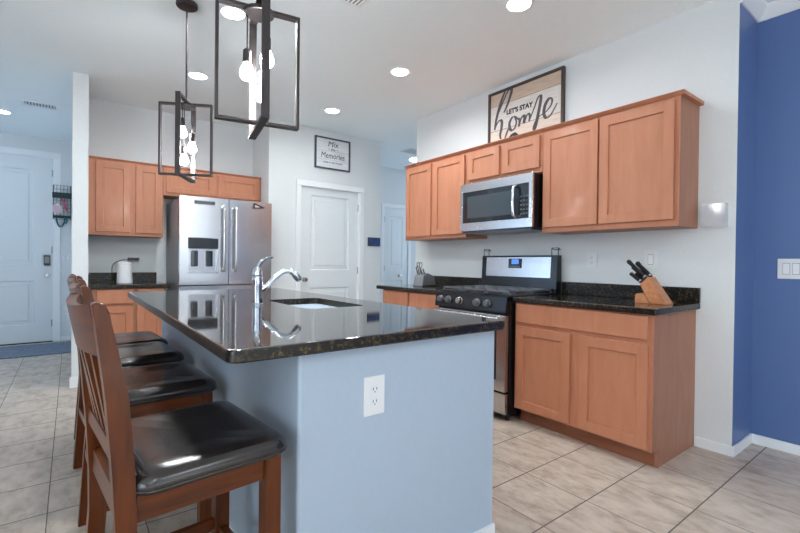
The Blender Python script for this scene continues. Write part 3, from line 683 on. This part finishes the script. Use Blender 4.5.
# ================================================================== BAR STOOLS
def make_stool(loc, rz, label):
    t = thing('bar_stool', loc, label, 'bar stool', 'cherry bar stools along the island', rz)
    yo, yi = .213, .177
    for s in (-1, 1):
        # back post: one bent plank from the floor to the top of the back
        prof = [(-.268, 0), (-.224, 0), (-.198, .42), (-.200, .53), (-.205, .67), (-.217, .83), (-.247, .985), (-.256, 1.03), (-.264, 1.05), (-.278, 1.056),
                (-.289, 1.052), (-.284, 1.02), (-.262, .83), (-.250, .67), (-.243, .53), (-.242, .42)]
        b = BM(); prism(b, prof, 'y', s*yi, s*yo); bmesh.ops.bevel(b, geom=list(b.edges), offset=.003, segments=1, affect='EDGES'); q = lpart('back_post', b, M['cherry'], t)
        b = BM(); lathe(b, [(.004, s*(yo-.001)), (.004, s*(yo+.0012))], seg=10, axis='y', base=(-.266, 0, .985)); lpart('screw_plug', b, M['cherry'], q)
        b = BM(); box(b, .116, .164, s*.165, s*.213, 0, .5965, .004); lpart('front_leg', b, M['cherry'], t)
        b = BM(); box(b, -.199, .116, s*.176, s*.2, .53, .5965, .003); lpart('side_apron', b, M['cherry_x'], t)
        b = BM(); box(b, -.215, .12, s*.178, s*.2, .215, .25, .003); lpart('side_stretcher', b, M['cherry_x'], t)
    b = BM(); box(b, .132, .156, -.165, .165, .53, .5965, .003); lpart('front_apron', b, M['cherry_y'], t)
    b = BM(); box(b, -.235, -.21, -.177, .177, .53, .5965, .003); lpart('rear_apron', b, M['cherry_y'], t)
    b = BM(); box(b, .126, .153, -.165, .165, .18, .225, .003); lpart('foot_rest', b, M['cherry_y'], t)
    b = BM(); box(b, -.245, -.22, -.177, .177, .30, .335, .003); lpart('rear_stretcher', b, M['cherry_y'], t)
    # curved crest rail
    b = BM(); n = 10; A = []; Bq = []
    for i in range(n+1):
        y = -.1775+.355*i/n; sag = .022*(1-(y/.1775)**2)
        for z, x in ((.928, -.247), (1.050-.012*(1-(y/.1775)**2), -.268)):
            A.append((x-sag, y, z)); Bq.append((x-.022-sag, y, z))
    va = [b.verts.new(p) for p in A]; vb = [b.verts.new(p) for p in Bq]
    for i in range(n):
        a0, a1, a2, a3 = 2*i, 2*i+1, 2*i+3, 2*i+2
        b.faces.new((va[a0], va[a1], va[a2], va[a3])); b.faces.new((vb[a0], vb[a3], vb[a2], vb[a1]))
        b.faces.new((va[a1], vb[a1], vb[a2], va[a2])); b.faces.new((va[a0], va[a3], vb[a3], vb[a0]))
    b.faces.new((va[0], vb[0], vb[1], va[1])); b.faces.new((va[-2], va[-1], vb[-1], vb[-2]))
    lpart('crest_rail', b, M['cherry_y'], t)
    b = BM(); box(b, -.246, -.224, -.177, .177, .675, .72, .003); lpart('lower_rail', b, M['cherry_y'], t)
    for y in (-.105, -.035, .035, .105):
        sag = .022*(1-(y/.177)**2); b = BM()
        prism(b, [(-.241, .715), (-.229, .715), (-.252-sag, .932), (-.264-sag, .932)], 'y', y-.018, y+.018); lpart('back_slat', b, M['cherry'], t)
    # saddle cushion: rounded edges, gently dished top
    b = BM(); rings = []
    for inset, z in ((.016, .597), (.006, .600), (.001, .608), (0, .617), (.002, .626), (.007, .635), (.015, .643), (.026, .649), (.042, .6525), (.07, .654), (.11, .6545), (.15, .6545)):
        hx, hy = .196-inset, .236-inset; k = max(0, (z-.606)/.049)
        rings.append([(x-.012, y, z + k*(.010*(y/.236)**2 - .009*max(0, 1-(x/.19)**2))) for x, y in rrect(hx, hy, max(.012, min(.045, hx*.9)), 6)])
    loft(b, rings); cu = lpart('seat_cushion', b, M['leather'], t)
    b = BM(); tube(b, [(x-.012, y, .6105) for x, y in rrect(.1955, .2355, .045, 6)], .0026, 6, closed=True); lpart('piping', b, M['leather'], cu)
    return t
SXC = -2.888
st = make_stool((SXC, .335, 0), math.radians(5.5), 'nearest bar stool with its dark leather seat and cherry back post in full view')
dup(st, (SXC+.002, 1.075, 0), 'second bar stool from the front, its dark seat showing behind the nearest stool', math.radians(3))
dup(st, (SXC-.006, 1.735, 0), 'third bar stool from the front along the island, seat seen as a thin band', math.radians(5))
dup(st, (SXC-.004, 2.215, 0), 'farthest bar stool from the camera at the far end of the island', math.radians(4))

# ================================================================== PENDANTS
def make_pendant(loc, rz, label, bulbs):
    """origin on the ceiling; frame 1 lies in the local xz plane, frame 2 in the local yz plane"""
    t = thing('pendant_light', loc, label, 'pendant lamp', 'caged pendant lamps over the island', rz)
    ft, fb, hw, s = -.645, -1.11, .162, .012
    b = BM(); lathe(b, [(.065, -.0005), (.065, -.018), (.06, -.024), (.012, -.026)], seg=28); lpart('canopy', b, M['bronze'], t)
    b = BM(); tube(b, [(0, 0, -.026), (0, 0, ft+.002)], .0055, 10); lpart('stem', b, M['bronze'], t)
    for ax in (0, 1):
        b = BM(); wd = .015
        def bx(u0, u1, z0, z1):
            if ax == 0: box(b, u0, u1, -wd, wd, z0, z1, .001)
            else: box(b, -wd, wd, u0, u1, z0, z1, .001)
        off = -.0035 if ax else 0           # the second frame sits just inside the first
        tt, bt = (ft+.02, fb-.02) if ax else (ft, fb)
        bx(-hw, -hw+s, bt, tt); bx(hw-s, hw, bt, tt); bx(-hw+s, hw-s, tt-s, tt); bx(-hw+s, hw-s, bt, bt+s)
        lpart('cage_frame', b, M['bronze'], t)
    b = BM(); lathe(b, [(.058, ft-.012), (.058, ft-.026), (.05, ft-.03)], seg=24); tube(b, [(0, 0, ft+.01), (0, 0, ft-.012)], .009, 10); lpart('top_plate', b, M['bronze'], t)
    for a, b2, zc in bulbs:                 # offsets along the room, turned into the lamp's own axes
        x, y = a*math.cos(-rz)-b2*math.sin(-rz), a*math.sin(-rz)+b2*math.cos(-rz)
        b = BM(); tube(b, [(x, y, ft-.03), (x, y, zc+.082)], .003, 8); lathe(b, [(.008, zc+.09), (.016, zc+.082), (.017, zc+.036), (.014, zc+.032)], x, y, 16); so = lpart('lamp_socket', b, M['bronze'], t)
        b = BM(); lathe(b, [(.012, zc+.034), (.015, zc+.026), (.023, zc+.008), (.0275, zc-.008), (.026, zc-.022), (.018, zc-.033), (.006, zc-.038)], x, y, 18); lpart('bulb', b, M['bulb'], so, 'lit bulb')
    return t
make_pendant((-2.593, .686, H), math.radians(90-100), 'near caged pendant lamp with three lit bulbs, the larger one in view', ((-.037, .028, -.896), (.036, .008, -.83), (.004, -.036, -.993)))
make_pendant((-2.600, 2.03, H), math.radians(90-117.7), 'far caged pendant lamp with three lit bulbs hanging from a long stem', ((-.026, -.020, -.835), (.032, -.018, -.925), (-.004, .036, -1.0)))

# ================================================================== CEILING FIXTURES
def make_down(loc, label, power=12, col=(.92, .98, 1)):
    t = thing('recessed_downlight', loc, label, 'ceiling light', 'recessed ceiling downlights')
    b = BM(); n = 28
    lathe(b, [(.095, -.0005), (.095, -.004), (.088, -.009), (.076, -.010), (.072, -.006), (.072, -.0005)], seg=n); lpart('trim_ring', b, M['trim'], t)
    b = BM(); lathe(b, [(.0715, -.002), (.0715, -.0065), (.05, -.008)], seg=n); lpart('light_lens', b, M['lens'], t)
    l = bpy.data.lights.new('downlight_lamp', 'AREA'); l.shape = 'DISK'; l.size = .14; l.energy = power; l.color = col; l.spread = math.radians(165)
    o = bpy.data.objects.new('downlight_lamp', l); o.location = (0, 0, -.014); o.parent = t; C.objects.link(o)
    return t
make_down((-2.29, 3.155, H), 'recessed downlight seen just right of the far pendant stem', 5.5)
make_down((-2.335, 1.946, H), 'recessed downlight seen inside the near pendant cage')
make_down((-.92, 3.19, H), 'recessed downlight above the pantry door, the smallest of the row on the right', 2.4)
make_down((-.925, 1.957, H), 'recessed downlight in the middle of the row parallel to the range wall', 9)
make_down((-.925, .704, H), 'recessed downlight at the top edge, nearest of the row by the range wall', 3)
make_down((-3.82, 5.576, H), 'recessed downlight at the left edge in the entry hall ceiling', 2.2, (.60, .80, 1))
for x, y, lab in ((-4.7, -3.3, 'added round flush light at the far left of the great room behind the camera'), (-1.5, -3.3, 'added round flush light near the right back window behind the camera'), (-3.3, -2.3, 'added round flush light straight behind the camera')):  # unseen fixtures added to fill the room with soft light
    t = thing('added_flush_light', (x, y, H), lab, 'ceiling light', 'added flush lights of the great room')
    b = BM(); lathe(b, [(.26, -.0005), (.26, -.03), (.25, -.036)], seg=32); lpart('light_base', b, M['trim'], t)
    b = BM(); lathe(b, [(.24, -.0365), (.23, -.06), (.17, -.08), (.05, -.09)], seg=32); lpart('light_diffuser', b, mat('milky_diffuser', (1, 1, 1, 1), .5, emit=(.95, .98, 1), es=2), t)
    l = bpy.data.lights.new('added_flush_lamp', 'AREA'); l.shape = 'DISK'; l.size = .46; l.energy = 8; l.color = (.92, .97, 1)
    o = bpy.data.objects.new('added_flush_lamp', l); o.location = (0, 0, -.095); o.parent = t; C.objects.link(o)
def vent(name, loc, sx, sy, n, label, along='y'):
    t = thing(name, loc, label, 'vent')
    b = BM(); f = .02
    box(b, -sx, sx, -sy, -sy+f, -.008, -.0005, .002); box(b, -sx, sx, sy-f, sy, -.008, -.0005, .002); box(b, -sx, -sx+f, -sy+f, sy-f, -.008, -.0005, .002); box(b, sx-f, sx, -sy+f, sy-f, -.008, -.0005, .002); lpart('vent_frame', b, M['trim'], t)
    b = BM(); box(b, -sx+f, sx-f, -sy+f, sy-f, -.002, -.0008); lpart('vent_opening', b, M['steel_dark'], t)
    b = BM()
    for k in range(n):
        if along == 'y': x = -sx+f+(2*sx-2*f)*(k+.5)/n; prism(b, [(x-.006, -.003), (x-.004, -.003), (x+.006, -.009), (x+.004, -.009)], 'y', -sy+f, sy-f)
        else: y = -sy+f+(2*sy-2*f)*(k+.5)/n; prism(b, [(y-.006, -.003), (y-.004, -.003), (y+.006, -.009), (y+.004, -.009)], 'x', -sx+f, sx-f)
    lpart('louvres', b, M['trim'], t)
    return t
vent('ceiling_vent', (-1.80, 1.295, H), .11, .085, 7, 'white louvred ceiling register at the top edge above the island')
vent('ceiling_vent', (-3.46, 5.03, H), .15, .08, 10, 'white louvred ceiling register in the entry hall')
vent('ceiling_vent', (.90, 3.98, H), .20, .13, 9, 'ceiling register in the hallway beyond the range wall')
t = thing('hall_light', (1.22, 4.30, H), 'white disc ceiling light glowing in the hallway beyond the range wall', 'ceiling light')
b = BM(); lathe(b, [(.16, -.0005), (.16, -.008), (.15, -.012)], seg=28); lpart('light_base', b, M['trim'], t)
b = BM(); lathe(b, [(.14, -.0125), (.14, -.018), (.10, -.024), (.04, -.026)], seg=28); lpart('light_lens', b, mat('hall_light_lens', (1, 1, 1, 1), .4, emit=(.93, .97, 1), es=6), t)

# ================================================================== SIGNS
# big plank sign leaning on the wall above the cabinets
sy0, sy1, sz0, sz1 = .945, 1.735, UT+.0225, 2.755
t = thing('plank_sign', (-.02, (sy0+sy1)/2, sz0), 'framed plank sign reading LET\'S STAY home, standing on top of the wall cabinets', 'sign')
b = BM(); f = .02
def sbx(bm, y0, y1, z0, z1, d0, d1, bev=0): box(bm, -d1, -d0, y0, y1, z0, z1, bev)
for q in ((sy0, sy0+f, sz0, sz1), (sy1-f, sy1, sz0, sz1), (sy0+f, sy1-f, sz0, sz0+f), (sy0+f, sy1-f, sz1-f, sz1)): sbx(b, *q, .004, .04, .002)
part('sign_frame', b, M['frame'], t)
b = BM(); sbx(b, sy0+f-.002, sy1-f+.002, sz0+f-.002, sz1-f+.002, .006, .022); part('plank_board', b, M['planks'], t)
def SP(u, v, d): return (-.022-d, sy1-u*(sy1-sy0), sz0+v*(sz1-sz0))
b = BM()
# brush lettering, u from the left edge, v up from the bottom edge, read off the photograph
SU = lambda pts: [(u, v) for u, v in pts]
home = [[(0.24, 0.966), (0.199, 0.867), (0.149, 0.703), (0.108, 0.52), (0.09, 0.38)], [(0.09, 0.38), (0.119, 0.464), (0.161, 0.515), (0.195, 0.49), (0.191, 0.373), (0.173, 0.274), (0.184, 0.205)], [(0.15, 0.65), (0.223, 0.831), (0.28, 0.949), (0.332, 0.96), (0.315, 0.857), (0.266, 0.71), (0.226, 0.622)], [(0.391, 0.504), (0.342, 0.496), (0.307, 0.411), (0.326, 0.307), (0.375, 0.306), (0.405, 0.402), (0.382, 0.497), (0.431, 0.438)], [(0.243, 0.187), (0.272, 0.281), (0.312, 0.371)], [(0.44, 0.461), (0.447, 0.375), (0.441, 0.327), (0.466, 0.431), (0.5, 0.473), (0.517, 0.437), (0.51, 0.353), (0.539, 0.449), (0.568, 0.478), (0.585, 0.437), (0.577, 0.354)], [(0.585, 0.383), (0.641, 0.538), (0.684, 0.671), (0.72, 0.695), (0.721, 0.615), (0.695, 0.445), (0.665, 0.275), (0.645, 0.206), (0.632, 0.237), (0.664, 0.335), (0.713, 0.39)], [(0.713, 0.39), (0.791, 0.427), (0.85, 0.504), (0.86, 0.579), (0.826, 0.608), (0.78, 0.536), (0.762, 0.419), (0.787, 0.334), (0.84, 0.348), (0.892, 0.44), (0.921, 0.503)]]
for q in home: stroke(b, q, .030, .0006, .0022, SP)
part('brush_lettering', b, M['ink'], t, 'grey brush script reading home')
tb = text_bm("LET'S STAY", .058, bold=.0028)
for v in tb.verts: x, y, z = v.co; v.co = Vector((-.0235-z, sy1-.44*(sy1-sy0)-x, sz0+.604*(sz1-sz0)+y))
part('block_lettering', tb, M['inkblack'], t, "black capitals reading LET'S STAY")
b = BM()
stroke(b, [(.29, .15), (.363, .226), (.44, .15)], .05, .0006, .002, SP); part('ink_house', b, M['inkblack'], t)
# small framed sign above the pantry door
qx0, qx1, qz0, qz1 = -.787, -.287, 2.325, 2.722
t = thing('framed_sign', ((qx0+qx1)/2, PY-.01, qz0), 'small black-framed white sign with dark lettering above the pantry door', 'sign')
b = BM(); f = .018
for q in ((qx0, qx0+f, qz0, qz1), (qx1-f, qx1, qz0, qz1), (qx0+f, qx1-f, qz0, qz0+f), (qx0+f, qx1-f, qz1-f, qz1)): box(b, q[0], q[1], PY-.025, PY-.001, q[2], q[3], .002)
part('sign_frame', b, mat('charcoal_frame', srgb(72, 78, 88), .5), t)
b = BM(); box(b, qx0+f-.002, qx1-f+.002, PY-.012, PY-.002, qz0+f-.002, qz1-f+.002); part('sign_board', b, M['paper'], t)
for body, size, zz, sh, sc in (('Mix', .10, .80, .2, 1), ('~ the ~', .05, .64, .2, 1), ('Memories', .105, .43, .15, .80), ('made in this kitchen', .034, .22, .2, 1.0)):
    tb = text_bm(body, size, shear=sh, font_scale=sc)
    for v in tb.verts: x, y, z = v.co; v.co = Vector(((qx0+qx1)/2+x, PY-.0128-z, qz0+zz*(qz1-qz0)+y))
    part('lettering', tb, M['inkblack'], t)
b = BM()
for zz in (.30, .58, .86): box(b, qx0+f, qx1-f, PY-.0124, PY-.0119, qz0+zz*(qz1-qz0)-.001, qz0+zz*(qz1-qz0)+.001)
part('plank_lines', b, M['nickel'], t)
# wall tablet
t = thing('wall_tablet', (.108, PY-.002, 1.372), 'navy blue touch panel mounted on the wall right of the pantry door', 'panel')
b = BM(); box(b, .01, .206, PY-.02, PY-.001, 1.372, 1.49, .004); part('panel_housing', b, M['bplastic'], t)
b = BM(); box(b, .02, .196, PY-.0215, PY-.0198, 1.383, 1.479, .001); part('screen', b, M['screen'], t)

# ================================================================== THINGS ON THE COUNTERS
CZ = .9145
# oak knife block: slanted prism, slots face up and to the far-left, seen from the end
t = thing('knife_block', (-.30, .13, CZ), 'oak knife block with black-handled knives on the counter right of the range', 'knife block')
b = BM(); prism(b, [(-.093, 0), (.004, 0), (.064, .118), (.016, .166)], 'x', -.052, .052)
bmesh.ops.bevel(b, geom=list(b.edges), offset=.003, segments=2, affect='EDGES'); lpart('block_body', b, M['knifewood'], t)
b = BM(); prism(b, [(.0055, .0), (.093, 0), (.093, .054), (.080, .060), (.0365, .060)], 'x', -.050, .050)
bmesh.ops.bevel(b, geom=list(b.edges), offset=.002, segments=2, affect='EDGES'); lpart('block_foot', b, M['knifewood'], t)
def handle(y, z, x, L, r, ang):
    d = Vector((0, math.cos(ang), math.sin(ang))); s = Vector((0, y, z)) + Vector((x, 0, 0))
    b = BM(); e = s+d*L
    tube(b, [s-d*.01, s+d*.005, s+d*L*.3, s+d*L*.7, s+d*L*.93, e], [r*.7, r, r*1.1, r*.95, r*1.15, r*.7], 10)
    return b
def knife(x, y, z, L, r, ang, lab):
    t2 = thing('kitchen_knife', (-.30+x, .13+y+.0085, CZ+z+.0085), lab, 'knife', 'knives in the oak block')
    bb_ = handle(0, 0, 0, L, r, ang); lpart('knife_handle', bb_, M['bplastic'], t2)
    d = Vector((0, math.cos(ang), math.sin(ang))); g = BM()
    tube(g, [d*.002, d*.012], r*1.15, 10); lpart('bolster', g, M['steel'], t2)
A = math.radians(43)
knife(-.026, .030, .152, .155, .0125, A, 'black-handled knife at the far left of the oak block, longest handle')
knife(.024, .024, .158, .125, .0135, math.radians(46), 'black-handled knife standing highest at the back of the oak block')
knife(-.002, .040, .142, .115, .0125, A, 'black-handled knife in the middle of the oak block')
knife(-.030, .057, .125, .085, .0115, math.radians(38), 'short black-handled knife low at the front of the oak block')
knife(.018, .054, .128, .075, .0115, math.radians(38), 'short black-handled knife low in the back row of the oak block')
# steel knife block left of the range
t = thing('utensil_block', (-.30, 2.33, CZ), 'grey steel knife block with looped handles on the counter left of the range', 'knife block')
b = BM(); prism(b, [(-.09, .0), (.09, .0), (.085, .02), (.075, .10), (-.02, .135), (-.075, .10)], 'y', -.075, .075); bmesh.ops.bevel(b, geom=list(b.edges), offset=.004, segments=2, affect='EDGES')
lpart('block_body', b, mat('grey_brushed_block', srgb(150, 151, 155), .35, .8), t)
b = BM(); box(b, -.088, .088, -.08, .08, .0, .012, .003); lpart('block_base', b, M['bplastic'], t)
for k, (y, x, h) in enumerate(((.055, -.04, .08), (.02, -.05, .095), (-.02, -.045, .07), (-.055, -.04, .06))):
    t2 = thing('steel_knife', (-.30+x, 2.33+y, CZ+.118), ['steel handled knife at the left edge of the grey block', 'tallest steel handled knife in the grey block', 'steel handled knife in the middle of the grey block', 'short steel handled knife at the right of the grey block'][k], 'knife', 'steel knives in the grey block')
    b = BM(); tube(b, [(0, 0, 0), (-.015, 0, h*.5), (-.028, 0, h)], [.007, .008, .0075], 8); lpart('knife_handle', b, M['steel'], t2)
t2 = thing('kitchen_shears', (-.29, 2.40, CZ+.115), 'kitchen shears with looped handles in the grey steel knife block', 'scissors')
b = BM()
for s in (-1, 1): tube(b, [(-.02+.0*s, s*.022+.02*math.cos(a), .10+.028*math.sin(a)) for a in [2*PI*i/14 for i in range(14)]], .0045, 8, closed=True)
lpart('finger_loops', b, M['iron'], t2)
b = BM(); tube(b, [(0, 0, .0), (-.02, .0, .078)], .006, 8); lpart('blades', b, M['steel'], t2)
# white canister
t = thing('white_canister', (-2.762, 4.06, CZ), 'white plastic canister standing on the granite counter beside the refrigerator', 'canister')
b = BM(); lathe(b, [(.066, 0), (.070, .006), (.064, .10), (.059, .175), (.055, .18)], seg=28); lpart('canister_body', b, M['wplastic'], t)
b = BM(); lathe(b, [(.057, .1805), (.060, .186), (.058, .206), (.045, .214), (.012, .217)], seg=28); lpart('lid', b, M['wplastic'], t)
t = thing('power_plug', (-2.655, 4.43, 1.155), 'black plug with a cord in the outlet behind the white canister', 'plug')
b = BM(); box(b, -.05, .055, -.045, .004, -.014, .018, .006); lpart('plug_body', b, M['bplastic'], t)
b = BM(); tube(b, smooth_path([(-.045, -.02, 0), (-.12, -.03, -.015), (-.185, -.05, -.06), (-.195, -.09, -.15), (-.19, -.13, -.226), (-.18, -.20, -.2365)], 6), .0035, 8); lpart('cord', b, M['bplastic'], t)
# acrylic holder on the wall beside the upper cabinets
t = thing('wall_holder', (-.03, -.10, 1.395), 'small clear plastic bin fixed to the wall beside the near wall cabinet', 'holder')
b = BM(); y0, y1, z0, z1, d = -.16, -.034, 1.395, 1.535, .055
box(b, -.004, -.001, y0, y1, z0, z1); box(b, -d, -d+.003, y0, y1, z0, z1); box(b, -d+.003, -.004, y0, y0+.003, z0, z1); box(b, -d+.003, -.004, y1-.003, y1, z0, z1); box(b, -d+.003, -.004, y0+.003, y1-.003, z0, z0+.003)
part('bin', b, M['clear'], t)
b = BM()
for q in ((-d-.001, -d+.004, y0-.002, y1+.002), (-.005, -.001, y0-.002, y1+.002)): box(b, *q, z1+.0005, z1+.005, .001)
for q in ((y0-.002, y0+.003), (y1-.003, y1+.002)): box(b, -d+.004, -.005, *q, z1+.0005, z1+.005)
part('rim', b, M['wplastic'], t)

# ================================================================== ENTRY HALL THINGS
t = thing('wall_organizer', (-3.285, EY-.01, 1.72), 'dark wire wall organizer hanging right of the front door', 'organizer')
b = BM(); x0, x1, z0, z1, y = -3.386, -3.195, 1.70, 2.17, EY-.055
tube(b, [(x0, y, z0), (x1, y, z0), (x1, y, z1), (x0, y, z1)], .006, 6, closed=True)
for k in range(1, 5): xx = x0+(x1-x0)*k/5; tube(b, [(xx, y, z0), (xx, y, z1)], .0025, 6)
for k in range(1, 9): zz = z0+(z1-z0)*k/9; tube(b, [(x0, y, zz), (x1, y, zz)], .0025, 6)
for xx in (x0+.01, x1-.01): tube(b, [(xx, y, z1-.02), (xx, EY-.001, z1-.02)], .004, 6)
part('wire_grid', b, M['dkgreen'], t)
b = BM(); box(b, x0-.01, x1+.01, y-.10, y-.004, 1.99, 2.0); box(b, x0-.01, x1+.01, y-.10, y-.095, 1.99, 2.06); box(b, x0-.01, x0-.006, y-.10, y-.004, 2.0, 2.06); box(b, x1+.006, x1+.01, y-.10, y-.004, 2.0, 2.06); part('letter_shelf', b, M['dkgreen'], t)
b = BM(); box(b, x0-.005, x1+.005, y-.03, y-.005, 1.715, 1.75, .004); part('hook_rail', b, M['dkgreen'], t)
t = thing('lanyard', (-3.27, EY-.075, 1.80), 'pink and white lanyard hanging on the wire organizer', 'lanyard')
b = BM(); tube(b, smooth_path([(-3.30, EY-.075, 1.985), (-3.275, EY-.08, 1.94), (-3.25, EY-.078, 1.87), (-3.245, EY-.078, 1.82), (-3.262, EY-.078, 1.87), (-3.268, EY-.078, 1.93), (-3.262, EY-.075, 1.985)], 5), .009, 8); part('strap', b, M['pink'], t)
t = thing('note_card', (-3.335, EY-.075, 1.80), 'pale pink note card clipped on the wire organizer', 'card')
b = BM(); box(b, -3.39, -3.29, EY-.08, EY-.074, 1.79, 1.89, .001); part('card_face', b, M['card'], t)
b = BM(); box(b, -3.352, -3.328, EY-.086, EY-.072, 1.885, 1.91, .002); part('clip', b, M['nickel'], t)
t = thing('pet_leash', (-3.3, EY-.08, 1.62), 'teal strap looping down from the hooks of the wire organizer', 'strap')
b = BM(); tube(b, smooth_path([(-3.35, EY-.09, 1.73), (-3.345, EY-.095, 1.66), (-3.32, EY-.098, 1.60), (-3.285, EY-.098, 1.61), (-3.262, EY-.095, 1.67), (-3.255, EY-.09, 1.73)], 6), .010, 8); part('strap', b, M['teal'], t)
b = BM(); tube(b, smooth_path([(-3.24, EY-.09, 1.73), (-3.235, EY-.095, 1.68), (-3.25, EY-.095, 1.64)], 6), .008, 8); part('loose_end', b, M['teal'], t)
b = BM(); prism(b, rrect(.62, .43, .01, 3, -3.78, 6.02), 'z', .0005, .012); tag(link('door_mat', b, M['rug'], loc=(-3.78, 6.02, .0005), world=True), 'long grey-blue woven mat on the floor before the front door', 'mat')
